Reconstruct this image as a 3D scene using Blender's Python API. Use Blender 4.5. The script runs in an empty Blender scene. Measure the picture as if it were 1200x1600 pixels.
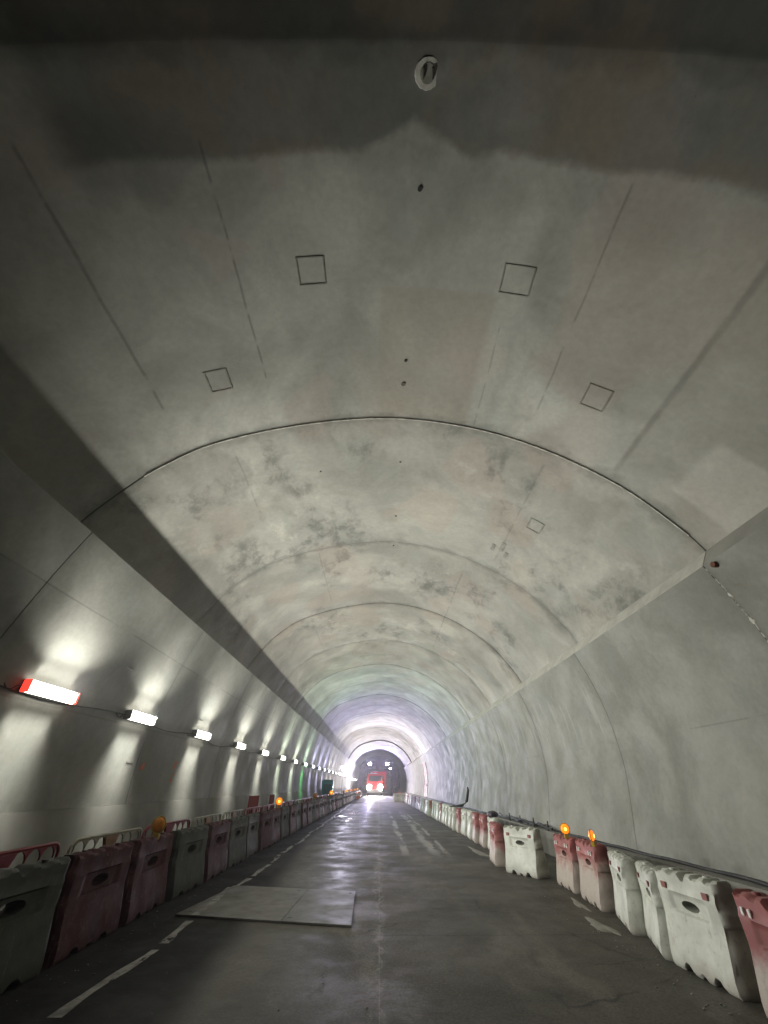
import bpy, bmesh, math, random
from mathutils import Vector, Matrix
R = math.radians
rnd = random.Random(7)
S = bpy.context.scene
C = S.collection

# ------------------------------------------------------------------ camera, world, exposure
CAM_H = 2.0
PITCH = math.atan(427 / 610)
cam_d = bpy.data.cameras.new("camera"); cam = bpy.data.objects.new("camera", cam_d); C.objects.link(cam)
cam_d.sensor_fit = 'HORIZONTAL'; cam_d.sensor_width = 36; cam_d.lens = 36 * 610 / 1200
cam_d.clip_start = .05; cam_d.clip_end = 500
cam.location = (0, 0, CAM_H)
cam.rotation_euler = (R(90) + PITCH, 0, -math.atan(8 * math.cos(PITCH) / 610))
S.camera = cam
w = bpy.data.worlds.new("World"); S.world = w; w.use_nodes = True
w.node_tree.nodes["Background"].inputs[0].default_value = (.55, .58, .62, 1)
w.node_tree.nodes["Background"].inputs[1].default_value = .012      # underground: next to no sky light
S.view_settings.view_transform = 'Standard'; S.view_settings.look = 'None'
S.view_settings.exposure = 0.0; S.view_settings.gamma = 1.0; S.view_settings.use_curve_mapping = False
S.cycles.use_denoising = True
S.cycles.max_bounces = 8; S.cycles.diffuse_bounces = 2; S.cycles.glossy_bounces = 3
S.cycles.sample_clamp_indirect = 6
S.cycles.caustics_reflective = False; S.cycles.caustics_refractive = False
LAMP = 7.0      # radiance of a wall light's diffuser
FRONT, SIDE = 450.0, 20.0   # watts: across the tunnel, and up / down the wall

# ------------------------------------------------------------------ node helper
class Sock:
    def __init__(s, g, o): s.g, s.o = g, o
    def _b(s, op, b, rev=False):
        return s.g.math(op, b, s) if rev else s.g.math(op, s, b)
    def __add__(s, b): return s._b('ADD', b)
    __radd__ = __add__
    def __mul__(s, b): return s._b('MULTIPLY', b)
    __rmul__ = __mul__
    def __sub__(s, b): return s._b('SUBTRACT', b)
    def __rsub__(s, b): return s._b('SUBTRACT', b, True)
    def __truediv__(s, b): return s._b('DIVIDE', b)

class G:
    def __init__(s, name):
        s.m = bpy.data.materials.new(name); s.m.use_nodes = True
        s.t = s.m.node_tree; s.t.nodes.clear()
        s.out = s.t.nodes.new('ShaderNodeOutputMaterial')
        s.p = s.t.nodes.new('ShaderNodeBsdfPrincipled')
        s.t.links.new(s.p.outputs[0], s.out.inputs[0])
        s._pos = None
    def put(s, inp, v):
        if isinstance(v, Sock): s.t.links.new(v.o, inp)
        elif v is not None:
            if isinstance(v, tuple) and len(v) == 3 and inp.type == 'RGBA': v = (*v, 1)
            inp.default_value = v
    def math(s, op, a, b=None, c=None, clamp=False):
        n = s.t.nodes.new('ShaderNodeMath'); n.operation = op; n.use_clamp = clamp
        s.put(n.inputs[0], a)
        if b is not None: s.put(n.inputs[1], b)
        if c is not None: s.put(n.inputs[2], c)
        return Sock(s, n.outputs[0])
    def pos(s):
        if not s._pos:
            n = s.t.nodes.new('ShaderNodeTexCoord'); s._pos = Sock(s, n.outputs['Object'])
            x = s.t.nodes.new('ShaderNodeSeparateXYZ'); s.put(x.inputs[0], s._pos)
            s.x, s.y, s.z = (Sock(s, x.outputs[i]) for i in range(3))
        return s._pos
    def vscale(s, v, sc):
        n = s.t.nodes.new('ShaderNodeVectorMath'); n.operation = 'MULTIPLY'
        s.put(n.inputs[0], v); n.inputs[1].default_value = sc; return Sock(s, n.outputs[0])
    def vadd(s, a, b):
        n = s.t.nodes.new('ShaderNodeVectorMath'); n.operation = 'ADD'
        s.put(n.inputs[0], a); s.put(n.inputs[1], b); return Sock(s, n.outputs[0])
    def noise(s, scale, detail=4, rough=.55, v=None, color=False, dist=0):
        n = s.t.nodes.new('ShaderNodeTexNoise'); s.put(n.inputs['Vector'], v or s.pos())
        n.inputs['Scale'].default_value = scale; n.inputs['Detail'].default_value = detail
        n.inputs['Roughness'].default_value = rough; n.inputs['Distortion'].default_value = dist
        return Sock(s, n.outputs[1 if color else 0])
    def voro(s, scale, v=None, feature='F1', color=False):
        n = s.t.nodes.new('ShaderNodeTexVoronoi'); n.feature = feature
        s.put(n.inputs['Vector'], v or s.pos()); n.inputs['Scale'].default_value = scale
        return Sock(s, n.outputs['Color' if color else 'Distance'])
    def ramp(s, v, a, b, lo=0., hi=1., smooth=True):
        n = s.t.nodes.new('ShaderNodeMapRange'); n.interpolation_type = 'SMOOTHSTEP' if smooth else 'LINEAR'
        s.put(n.inputs[0], v)
        for i, q in zip((1, 2, 3, 4), (a, b, lo, hi)): s.put(n.inputs[i], q)
        return Sock(s, n.outputs[0])
    def mix(s, f, a, b, mode='MIX'):
        n = s.t.nodes.new('ShaderNodeMix'); n.data_type = 'RGBA'; n.blend_type = mode
        s.put(n.inputs[0], f); s.put(n.inputs[6], a); s.put(n.inputs[7], b)
        return Sock(s, n.outputs[2])
    def grey(s, v):
        n = s.t.nodes.new('ShaderNodeCombineColor')
        for i in range(3): s.put(n.inputs[i], v)
        return Sock(s, n.outputs[0])
    def mul(s, col, v): return s.mix(1.0, col, s.grey(v), 'MULTIPLY')
    def objcol(s):
        n = s.t.nodes.new('ShaderNodeObjectInfo'); return Sock(s, n.outputs['Color'])
    def objrand(s):
        n = s.t.nodes.new('ShaderNodeObjectInfo'); return Sock(s, n.outputs['Random'])
    def bump(s, h, strength=.3, dist=.02):
        n = s.t.nodes.new('ShaderNodeBump'); s.put(n.inputs['Height'], h)
        n.inputs['Strength'].default_value = strength; n.inputs['Distance'].default_value = dist
        s.t.links.new(n.outputs[0], s.p.inputs['Normal'])
    def fin(s, col, rough=.8, metal=0., spec=None):
        s.put(s.p.inputs['Base Color'], col); s.put(s.p.inputs['Roughness'], rough)
        s.put(s.p.inputs['Metallic'], metal)
        if spec is not None: s.p.inputs['Specular IOR Level'].default_value = spec
        return s.m

RING0, PITCH_R = .6, 6.02
def soft_box(g, x, y, x0, x1, y0, y1, e=.08):
    a = g.ramp(x, x0 - e, x0 + e); b = g.ramp(x, x1 - e, x1 + e, 1, 0)
    c = g.ramp(y, y0 - e, y0 + e); d = g.ramp(y, y1 - e, y1 + e, 1, 0)
    return a * b * c * d

def concrete(name, kind):
    g = G(name); g.pos()
    wob = g.vadd(g.pos(), g.vscale(g.noise(.9, 3, .6, color=True), (.55, .55, .55)))
    c = g.mix(g.ramp(g.noise(.42, 5, .6, dist=.6), .36, .64), (.205, .205, .178), (.292, .290, .256))
    c = g.mix(g.ramp(g.noise(.8, 4, .6, v=g.vscale(wob, (1, .8, 1))), .5, .66) * .5, c, (.215, .227, .205))
    if kind == 'vault':
        wob2 = g.vadd(wob, g.vscale(g.noise(3.5, 5, .7, color=True), (.35, .35, .35)))
        cn = g.t.nodes.new('ShaderNodeTexVoronoi'); cn.feature = 'SMOOTH_F1'; g.put(cn.inputs['Vector'], g.vscale(wob2, (1, .7, .4)))
        cn.inputs['Scale'].default_value = .8; cn.inputs['Smoothness'].default_value = .35; cell = Sock(g, cn.outputs['Color'])
        sep = g.t.nodes.new('ShaderNodeSeparateColor'); g.put(sep.inputs[0], cell)
        c = g.mul(c, g.ramp(Sock(g, sep.outputs[0]), 0, 1, .84, 1.10, False))
        c = g.mix(g.ramp(Sock(g, sep.outputs[1]), .6, .9) * .35, c, (.26, .215, .18))
        # rough smears with feathered edges
        sm = g.noise(1.0, 6, .68, v=g.vscale(wob, (1.15, .62, .8)))
        area = g.ramp(g.noise(.28, 2, .5), .46, .6) * g.ramp(g.y, 6.0, 8.0, .35, 1) * g.ramp(g.y, 20, 32, 1, .25)
        c = g.mul(c, 1 - g.ramp(sm, .49, .68) * area * .5)
        c = g.mix(g.ramp(sm, .46, .32) * area * .5, c, (.37, .36, .315))
        # crown strip of a warmer pour, its light right border
        c = g.mix(soft_box(g, g.x + g.noise(.8) * .25, g.y, .08, 2.2, 3.5, 6.55) * .5, c, (.205, .185, .147))
        c = g.mix(soft_box(g, g.x + g.noise(1.2) * .3, g.y, 2.22, 2.62, 2.2, 6.2, .14) * .35, c, (.33, .33, .29))
        c = g.mul(c, 1 - soft_box(g, g.x + g.noise(.8) * .5, g.y + g.noise(.9) * .4, -.8, 1.1, 1.2, 2.0, .15) * .12)
        # form lines along the tunnel
        for x0, y0, y1, wd, k in ((-4.42, 1.3, 5.3, .016, .5), (-2.46, 1.4, 5.4, .014, .55), (3.40, 1.7, 5.6, .013, .4),
                              (5.05, .7, 6.3, .03, .5), (-3.6, 6.9, 9.6, .014, .3), (3.95, 7, 12, .02, .3),
                              (-2.3, 12.8, 17.5, .018, .3), (2.25, 4.0, 6.5, .012, .35), (3.2, 12.8, 24, .02, .35), (-3.4, 18.9, 24.5, .02, .25)):
            ln = g.ramp(g.math('ABSOLUTE', g.x + (g.noise(.7, 2) - .5) * .06 - x0), wd * .3, wd * 2.2, 1, 0)
            ln = ln * (g.ramp(g.noise(2.2, 3), .36, .5) if abs(x0) != 5.05 else g.ramp(g.noise(1.2, 3), .25, .5, .55, 1)) * g.ramp(g.y, y0, y0 + .1) * g.ramp(g.y, y1, y1 + .1, 1, 0)
            c = g.mul(c, 1 - ln * k * .68)
        # the pour right of the 5.05 line is darker and browner
        c = g.mix(g.ramp(g.x, 5.0, 5.1) * g.ramp(g.y, 6.5, 6.6, 1, 0) * .35, c, (.18, .172, .14))
        c = g.mix(soft_box(g, g.x, g.y, 5.75, 6.4, 4.7, 6.0, .06) * .45, c, (.35, .34, .30))
        # vault colour darkened and browned over the camera, with a ragged edge
        peak = g.ramp(g.math('ABSOLUTE', g.x - .42), 0, .75, -.34, 0.02, False)
        dy = g.y + (g.noise(1.1, 4) - .5) * .3 - peak - 1.64
        dark_zone = g.ramp(dy + (g.noise(7, 4, .7) - .5) * .10, -.11, .05, 1, 0) * g.ramp(g.x, -4.3, -3.8)
        c = g.mul(c, 1 - dark_zone * .50)
        c = g.mul(c, 1 - g.ramp(g.y + (g.noise(2) - .5) * .15, .55, .65, 1, 0) * .5)
        c = g.mix(g.ramp(g.noise(.9, 3), .45, .65) * dark_zone * .5, c, (.13, .105, .07))
        # grey smudge round the old fixing on the left
        rr = g.math('ADD', g.math('POWER', g.x + 3.35, 2.), g.math('POWER', (g.y - 1.55) * 1.3, 2.))
        c = g.mul(c, 1 - g.ramp(rr + (g.noise(1.6) - .5) * 1.6, .1, .9, 1, 0) * .25)
    else:
        st = g.noise(1.0, 5, .6, v=g.vscale(wob, (1, .4 if kind == 'right' else .9, .8)))
        c = g.mul(c, g.ramp(st, .35, .65, .95, 1.03))
        if kind == 'right':
            # pale washed streaks below the ledge
            k = g.noise(2.2, 3, .6, v=g.vscale(g.pos(), (1, 1.6, .25)))
            c = g.mix(g.ramp(k, .52, .66) * soft_box(g, g.y, g.z + g.noise(.9) * 1.0, 12.8, 25, 3.6, 5.2, .35) * .38, c, (.42, .41, .38))
            c = g.mul(c, 1 - g.ramp(g.math('ABSOLUTE', g.z - 3.0 + (g.noise(.4) - .5) * .06), .008, .02, 1, 0) * g.ramp(g.noise(1.1), .45, .6) * .2)
            c = g.mix(g.ramp(g.noise(1.6, 6, .7), .55, .66) * g.ramp(g.y, 6.3, 6.6, 1, 0) * g.ramp(g.z, 4.2, 4.8) * .6, c, (.15, .13, .10))
        if kind == 'left':
            e = g.z + (g.noise(.35, 2) - .5) * .04
            up = g.ramp(e, 5.02, 5.06)
            c = g.mul(c, 1 + up * g.ramp(g.noise(.5), .4, .6, -.05, .14))
            c = g.mul(c, 1 - g.ramp(g.math('ABSOLUTE', e - 5.02), .006, .02, 1, 0) * g.ramp(g.noise(.8), .4, .55) * .28)
            c = g.mul(c, 1 - g.ramp(g.math('ABSOLUTE', g.z - 3.28), .01, .03, 1, 0) * .16)
            c = g.mul(c, 1 - g.ramp(g.z, 1.55, 1.6, 1, 0) * .12)
    # stains beside the ring joints
    fr = g.math('FRACT', (g.y - RING0) / PITCH_R)
    edge = g.math('MINIMUM', fr, 1 - fr)
    c = g.mul(c, 1 - g.ramp(edge + (g.noise(1.6, 5, .65) - .5) * .16, .0, .045, 1, 0) * (.26 if kind == 'vault' else .12))
    c = g.mul(c, 1 - g.ramp(edge, .0010, .0034, 1, 0) * g.ramp(g.y, 2, 3) * .5)
    # fine grain, pinholes
    c = g.mul(c, g.ramp(g.noise(9, 6, .7), .3, .7, .93, 1.06))
    c = g.mul(c, 1 - g.ramp(g.voro(3.1), .012, .03, 1, 0) * g.ramp(g.noise(.8, 1), .5, .55) * .4)
    c = g.mix(1.0, c, g.objcol(), 'MULTIPLY')
    g.bump(g.noise(1.1, 3, .5) * (.7 if kind == 'vault' else .35) + g.noise(6, 6, .65) * .35 + g.noise(40, 3, .6) * .06, .35, .03)
    return g.fin(c, g.ramp(g.noise(1.2), .3, .7, .62, .85), 0, .35)

def simple(name, col, rough=.5, metal=0., var=.12, scale=6, bump=0.1, spec=None):
    g = G(name); g.pos()
    c = g.mix(1., col, g.grey(g.ramp(g.noise(scale, 5, .6), .3, .7, 1 - var, 1 + var)), 'MULTIPLY')
    if bump: g.bump(g.noise(scale * 5, 4), bump, .005)
    return g.fin(c, g.ramp(g.noise(scale * 1.7), .3, .7, rough * .85, min(1, rough * 1.15)), metal, spec)

def plastic(name, col, dust_h, dust=(.42, .39, .33), gloss=.42):
    g = G(name); g.pos(); r = g.objrand()
    off = g.vadd(g.pos(), g.grey(r * 37.))
    n = g.noise(3.2, 6, .65, v=off)
    c = g.mul(g.mix(0., col, col), g.ramp(g.noise(2., 4, .6, v=off), .3, .7, .78, 1.12))
    f = g.ramp(g.z + (n - .5) * .9 + (r - .5) * .25, dust_h - .18, dust_h + .22, 1, 0) * .86
    c = g.mix(f, c, dust)
    c = g.mix(g.ramp(g.noise(14, 5, .7, v=off), .55, .72) * .4, c, (.16, .14, .11))
    c = g.mix(g.ramp(g.noise(5, 5, .7, v=g.vscale(off, (3, 3, .5))), .56, .7) * .3, c, (.20, .18, .14))
    g.bump(g.noise(9, 4) + g.noise(60, 2) * .2, .12, .01)
    return g.fin(c, g.ramp(n, .3, .7, gloss, gloss + .25), 0, .4)

def emit(name, col, strength, base=(.8, .8, .8)):
    g = G(name); g.put(g.p.inputs['Emission Color'], col); g.p.inputs['Emission Strength'].default_value = strength
    return g.fin(base, .4)

M = {}
M['vault'] = concrete('vault_concrete', 'vault')
M['right'] = concrete('right_wall_concrete', 'right')
M['left'] = concrete('left_wall_concrete', 'left')
M['ledge'] = simple('ledge_concrete', (.33, .325, .285), .8, 0, .14, 2.5, .3)
M['kicker'] = simple('kicker_concrete', (.20, .197, .172), .85, 0, .12, 1.4, .3)
M['dark_line'] = simple('dark_stain', (.09, .085, .07), .9, 0, .2, 8)
M['dark_line2'] = simple('grey_stain', (.19, .185, .155), .9, 0, .25, 8)
M['pale_mortar'] = simple('pale_mortar', (.42, .41, .36), .85, 0, .2, 7, .4)
M['lip'] = simple('pale_lip', (.40, .39, .34), .8, 0, .35, 5, .4)
M['black'] = simple('black_rubber', (.015, .015, .015), .6, 0, .2)
M['steel'] = simple('steel', (.30, .30, .29), .45, .7, .2)
M['grey_metal'] = simple('grey_metal', (.22, .22, .21), .5, .3, .15)
M['rust'] = simple('rust', (.10, .035, .015), .85, 0, .3, 20)
M['gantry'] = simple('gantry_paint', (.05, .032, .055), .55, .2, .3, 1.5)
M['red_steel'] = simple('red_paint', (.60, .012, .012), .45, .1, .15, 3)
M['teal'] = simple('teal_plastic', (.03, .34, .29), .45, 0, .12, 2)
M['teal_dark'] = simple('dark_teal_plastic', (.012, .11, .10), .5, 0, .12, 2)
M['white_plastic'] = plastic('white_barrier_plastic', (.56, .575, .51), .10, (.42, .40, .35))
M['red_plastic'] = plastic('red_barrier_plastic', (.30, .10, .095), .52, (.42, .39, .34))
M['red_plastic_shaded'] = plastic('maroon_barrier_plastic_shaded', (.055, .006, .011), .02, (.052, .02, .022), .58)  # red plastic of the left row, its shaded side put into the colour
M['white_plastic_shaded'] = plastic('pale_green_barrier_plastic_shaded', (.058, .062, .054), .05, (.042, .040, .035), .58)  # white plastic of the left row, darkened in colour for the shade
M['fence_red'] = simple('fence_red_plastic', (.20, .01, .014), .42, 0, .15, 3)
M['fence_white'] = simple('fence_white_plastic', (.30, .29, .21), .5, 0, .2, 3)
M['refl_white'] = simple('reflector_white', (.75, .75, .72), .3)
M['refl_red'] = simple('reflector_red', (.26, .10, .09), .4)
M['amber_off'] = simple('amber_plastic', (.75, .27, .01), .3, 0, .2, 20)
M['lamp_body'] = simple('yellow_plastic', (.45, .30, .02), .5)
M['orange'] = simple('orange_plastic', (.65, .13, .01), .45)
M['glass'] = simple('dark_glass', (.02, .025, .03), .1)
M['cover_white'] = simple('truck_white', (.5, .5, .5), .5)
M['amber_on'] = emit('amber_lamp_glow', (1, .20, .008), 1.5, (.8, .3, .02))
M['amber_core'] = emit('amber_lamp_core', (1, .50, .08), 4.5, (.8, .3, .02))
M['head'] = emit('headlamp_glow', (1, .95, .85), 200)
M['blue_white'] = emit('floodlight_glow', (.80, .78, 1), 150)
M['bar_light'] = emit('light_bar_glow', (1, .93, .95), 22)
M['redcap'] = emit('red_end_cap_glow', (1, .05, .03), 1.6, (.7, .03, .02))
M['orange_paint'] = simple('orange_spray', (.50, .14, .07), .8)

# road
def road_mat():
    g = G('worn_asphalt'); g.pos()
    wob = g.vadd(g.pos(), g.vscale(g.noise(.7, 3, .6, color=True), (.8, .8, 0)))
    c = g.mix(g.ramp(g.noise(.35, 5, .6), .35, .65), (.06, .056, .044), (.095, .088, .07))
    c = g.mix(g.ramp(g.noise(.5, 6, .65, v=g.vscale(wob, (1.6, .35, 1))), .5, .66) * .55, c, (.17, .16, .13))
    # tyre-polished paler lanes and drip trail down the middle
    t1 = g.ramp(g.math('ABSOLUTE', g.x - .0 + (g.noise(.5, 3) - .5) * .35), .03, .16, 1, 0)
    c = g.mix(t1 * g.ramp(g.noise(5, 6, .75, v=g.vscale(wob, (1, .3, 1))), .47, .6) * .75, c, (.19, .183, .16))
    t2 = g.ramp(g.math('ABSOLUTE', g.x - .02), .003, .012, 1, 0)
    c = g.mix(t2 * g.ramp(g.noise(1.5), .4, .5) * .5, c, (.2, .19, .17))
    for x0, wd in ((1.0, .10), (2.05, .16), (2.45, .07)):
        t = g.ramp(g.math('ABSOLUTE', g.x - x0 + (g.noise(.35, 2) - .5) * .5), wd * .5, wd * 2, 1, 0)
        c = g.mix(t * g.ramp(g.y, 17, 20) * g.ramp(g.y, 36, 50, 1, 0) * g.ramp(g.noise(1.2, 4, v=g.vscale(wob, (2, .2, 1))), .42, .55) * .8, c, (.36, .35, .33))
    # shadow of the left barriers, painted as a dark band into the asphalt
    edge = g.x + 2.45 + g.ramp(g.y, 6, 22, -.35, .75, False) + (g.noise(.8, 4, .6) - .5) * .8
    dark_zone = g.ramp(edge, -.25, .3, 1, 0)
    c = g.mul(c, 1 - dark_zone * .93)
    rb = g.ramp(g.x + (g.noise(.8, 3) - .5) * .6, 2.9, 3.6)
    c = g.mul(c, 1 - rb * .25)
    # paler strip of floor further down the tunnel
    pale_strip = soft_box(g, g.y + (g.noise(.4) - .5) * 3, g.x, 70, 92, -3.3, 3.9, .5)
    c = g.mix(pale_strip * .9, c, (.34, .33, .27))
    # patch joints across the lane
    for y0, x0, x1 in ((9.15, -.2, 3.9), (16.2, -2.6, 3), (24, -3, 1.5)):
        t = g.ramp(g.math('ABSOLUTE', g.y - y0 + (g.noise(.6) - .5) * .08), .01, .03, 1, 0) * g.ramp(g.x, x0, x0 + .1) * g.ramp(g.x, x1, x1 + .1, 1, 0)
        c = g.mul(c, 1 - t * .4)
    c = g.mul(c, g.ramp(g.noise(25, 5, .75), .3, .7, .75, 1.22))
    c = g.mix(g.ramp(g.noise(3.2, 6, .75), .66, .74) * .5, c, (.23, .22, .19))
    g.bump(g.noise(1.2, 4) * 1.5 + g.noise(14, 5, .7) * .3 + g.noise(80, 3, .7) * .15, .45, .02)
    cr = g.t.nodes.new('ShaderNodeTexVoronoi'); cr.feature = 'DISTANCE_TO_EDGE'; g.put(cr.inputs['Vector'], g.vadd(wob, g.vscale(g.noise(4, 4, .7, color=True), (.3, .3, 0)))); cr.inputs['Scale'].default_value = .33
    c = g.mul(c, 1 - g.ramp(Sock(g, cr.outputs[0]), .002, .008, 1, 0) * g.ramp(g.noise(.5), .48, .58) * .5)
    c = g.mul(c, g.ramp(g.voro(38, color=False), .1, .7, 1.22, .82, False))
    c = g.mix(g.ramp(g.noise(7, 5, .8), .64, .72) * .6, c, (.19, .18, .155))
    c = g.mix(g.ramp(g.noise(11, 5, .8), .36, .31) * .6, c, (.03, .028, .022))
    lane = g.ramp(g.x, -2.5, -1.9) * g.ramp(g.x, -1.0, -.3, 1, 0)
    wet = g.ramp(g.y, 28, 34) * g.ramp(g.y, 44, 54, 1, 0) * g.ramp(g.noise(.9, 3, v=g.vscale(wob, (1, .25, 1))), .52, .6) * g.ramp(g.x, -1.5, -2.2)
    return g.fin(c, g.ramp(g.noise(.8, 5, .65), .35, .65, .55, .78) - wet * .34 + dark_zone * .15 - lane * .17, 0, .3)
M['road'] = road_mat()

def paint_mat():
    g = G('worn_white_paint'); g.pos()
    c = g.mix(g.ramp(g.noise(2.2, 6, .75), .42, .6), (.33, .325, .30), (.14, .135, .12))
    g.bump(g.noise(50, 4), .3, .004)
    # the paint is worn through in places
    tr = g.t.nodes.new('ShaderNodeBsdfTransparent'); mx = g.t.nodes.new('ShaderNodeMixShader')
    a = g.ramp(g.noise(1.6, 6, .7, v=g.vscale(g.pos(), (3., 1, 1))), .40, .46)
    g.put(mx.inputs[0], a); g.t.links.new(tr.outputs[0], mx.inputs[1]); g.t.links.new(g.p.outputs[0], mx.inputs[2])
    g.t.links.new(mx.outputs[0], g.out.inputs[0])
    return g.fin(c, .6)
M['paint'] = paint_mat()

def plate_mat():
    g = G('dusty_steel_plate'); g.pos()
    c = g.mix(g.ramp(g.noise(.9, 5, .6, v=g.vscale(g.pos(), (.5, 1.5, 1))), .35, .65), (.10, .097, .083), (.15, .146, .127))
    c = g.mul(c, g.ramp(g.noise(8, 6, .7), .3, .7, .85, 1.12))
    c = g.mix(g.ramp(g.noise(2.6, 6, .75), .52, .66) * .6, c, (.075, .055, .038))
    c = g.mix(g.ramp(g.noise(3.5, 5, .7, v=g.vscale(g.pos(), (.25, 2.2, 1))), .55, .62) * .4, c, (.22, .215, .19))
    g.bump(g.noise(3, 3) + g.noise(30, 3) * .1, .2, .01)
    return g.fin(c, g.ramp(g.noise(1.5), .3, .7, .38, .6), .35)
M['plate'] = plate_mat()

# ------------------------------------------------------------------ mesh helpers
def box(bm, x0, x1, y0, y1, z0, z1, mat=None, bev=0):
    b2 = bmesh.new()
    r = bmesh.ops.create_cube(b2, size=1)
    for v in b2.verts: v.co = Vector(((x0 + x1) / 2 + v.co.x * (x1 - x0), (y0 + y1) / 2 + v.co.y * (y1 - y0), (z0 + z1) / 2 + v.co.z * (z1 - z0)))
    if bev: bmesh.ops.bevel(b2, geom=b2.edges[:], offset=bev, segments=2, affect='EDGES')
    if mat: bmesh.ops.transform(b2, matrix=mat, verts=b2.verts)
    me = bpy.data.meshes.new('t'); b2.to_mesh(me); bm.from_mesh(me); bpy.data.meshes.remove(me); b2.free()
    return bm
def cyl(bm, p0, p1, r0, r1=None, n=12, caps=True):
    p0, p1 = Vector(p0), Vector(p1); r1 = r0 if r1 is None else r1
    d = (p1 - p0).normalized(); a = d.orthogonal().normalized(); b = d.cross(a)
    A = [bm.verts.new(p0 + (a * math.cos(t) + b * math.sin(t)) * r0) for t in (2 * math.pi * i / n for i in range(n))]
    B = [bm.verts.new(p1 + (a * math.cos(t) + b * math.sin(t)) * r1) for t in (2 * math.pi * i / n for i in range(n))]
    for i in range(n): bm.faces.new((A[i], A[(i + 1) % n], B[(i + 1) % n], B[i]))
    if caps: bm.faces.new(A[::-1]); bm.faces.new(B)
    return bm
def tube(bm, pts, r, n=8, closed=False):
    pts = [Vector(p) for p in pts]; rings = []; N = len(pts); up = None
    for i, p in enumerate(pts):
        q0 = pts[i - 1] if (i or closed) else p; q1 = pts[(i + 1) % N] if (i < N - 1 or closed) else p
        d = (q1 - q0).normalized()
        if up is None: up = d.orthogonal().normalized()
        a = (up - d * up.dot(d)).normalized(); up = a; b = d.cross(a)
        rings.append([bm.verts.new(p + (a * math.cos(t) + b * math.sin(t)) * r) for t in (2 * math.pi * k / n for k in range(n))])
    for i in range(N if closed else N - 1):
        A, B = rings[i], rings[(i + 1) % N]
        for k in range(n): bm.faces.new((A[k], A[(k + 1) % n], B[(k + 1) % n], B[k]))
    if not closed: bm.faces.new(rings[0][::-1]); bm.faces.new(rings[-1])
    return bm
def obj(name, bm, m, parent=None, smooth=35):
    me = bpy.data.meshes.new(name)
    bmesh.ops.recalc_face_normals(bm, faces=bm.faces[:])
    bm.to_mesh(me); bm.free()
    me.materials.append(M[m] if isinstance(m, str) else m)
    if smooth:
        me.polygons.foreach_set('use_smooth', [True] * len(me.polygons)); me.set_sharp_from_angle(angle=R(smooth))
    o = bpy.data.objects.new(name, me); C.objects.link(o)
    if parent: o.parent = parent
    return o
def tag(o, label, cat, group=None, kind=None):
    if label: o['label'] = label
    if cat: o['category'] = cat
    if group: o['group'] = group
    if kind: o['kind'] = kind
    return o
def thing(name, label, cat, loc=(0, 0, 0), rz=0, group=None):
    o = bpy.data.objects.new(name, None); C.objects.link(o); o.empty_display_size = .2
    o.location = loc; o.rotation_euler = (0, 0, rz)
    return tag(o, label, cat, group)
def dup(o, parent=None):
    c = o.copy(); C.objects.link(c)
    if parent: c.parent = parent
    for ch in list(o.children): dup(ch, c)
    return c
ORD = ['first', 'second', 'third', 'fourth', 'fifth', 'sixth', 'seventh', 'eighth', 'ninth', 'tenth', 'eleventh', 'twelfth', 'thirteenth', 'fourteenth',
       'fifteenth', 'sixteenth', 'seventeenth', 'eighteenth', 'nineteenth', 'twentieth']

# ------------------------------------------------------------------ tunnel profile (x, height above the road)
def catmull(P, n=6):
    out = []
    for i in range(len(P) - 1):
        p0 = Vector(P[max(i - 1, 0)]); p1 = Vector(P[i]); p2 = Vector(P[i + 1]); p3 = Vector(P[min(i + 2, len(P) - 1)])
        for k in range(n):
            t = k / n
            out.append(.5 * ((2 * p1) + (p2 - p0) * t + (2 * p0 - 5 * p1 + 4 * p2 - p3) * t * t + (3 * p1 - p0 - 3 * p2 + p3) * t ** 3))
    out.append(Vector(P[-1])); return [(v.x, v.y) for v in out]
up = lambda P: [(x, z + CAM_H) for x, z in P]
VAULT = catmull(up([(-6.14, 4.0), (-5.95, 4.5), (-5.36, 5.35), (-4.9, 5.85), (-3.9, 6.58), (-2.0, 7.22), (.15, 7.5), (2.1, 7.2), (3.75, 6.5), (5.2, 5.42), (6.08, 4.3), (6.38, 3.74)]), 5)
LEFTW = catmull(up([(-5.70, 4.1), (-6.02, 3.17), (-6.34, 2.0), (-6.48, 1.4), (-6.56, .5), (-6.54, -.4)]), 5)
RIGHTW = catmull(up([(6.15, 3.42), (6.44, 2.6), (6.64, 1.7), (6.70, .8), (6.66, .1), (6.40, -1.32)]), 5)
def vault_z(x):
    for a, b in zip(VAULT, VAULT[1:]):
        if a[0] <= x <= b[0]: return a[1] + (b[1] - a[1]) * (x - a[0]) / (b[0] - a[0] + 1e-9)
    return VAULT[0][1]
def wall_x(W, z):
    for a, b in zip(W, W[1:]):
        if min(a[1], b[1]) <= z <= max(a[1], b[1]): return a[0] + (b[0] - a[0]) * (z - a[1]) / (b[1] - a[1] + 1e-9)
    return W[-1][0]

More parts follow.
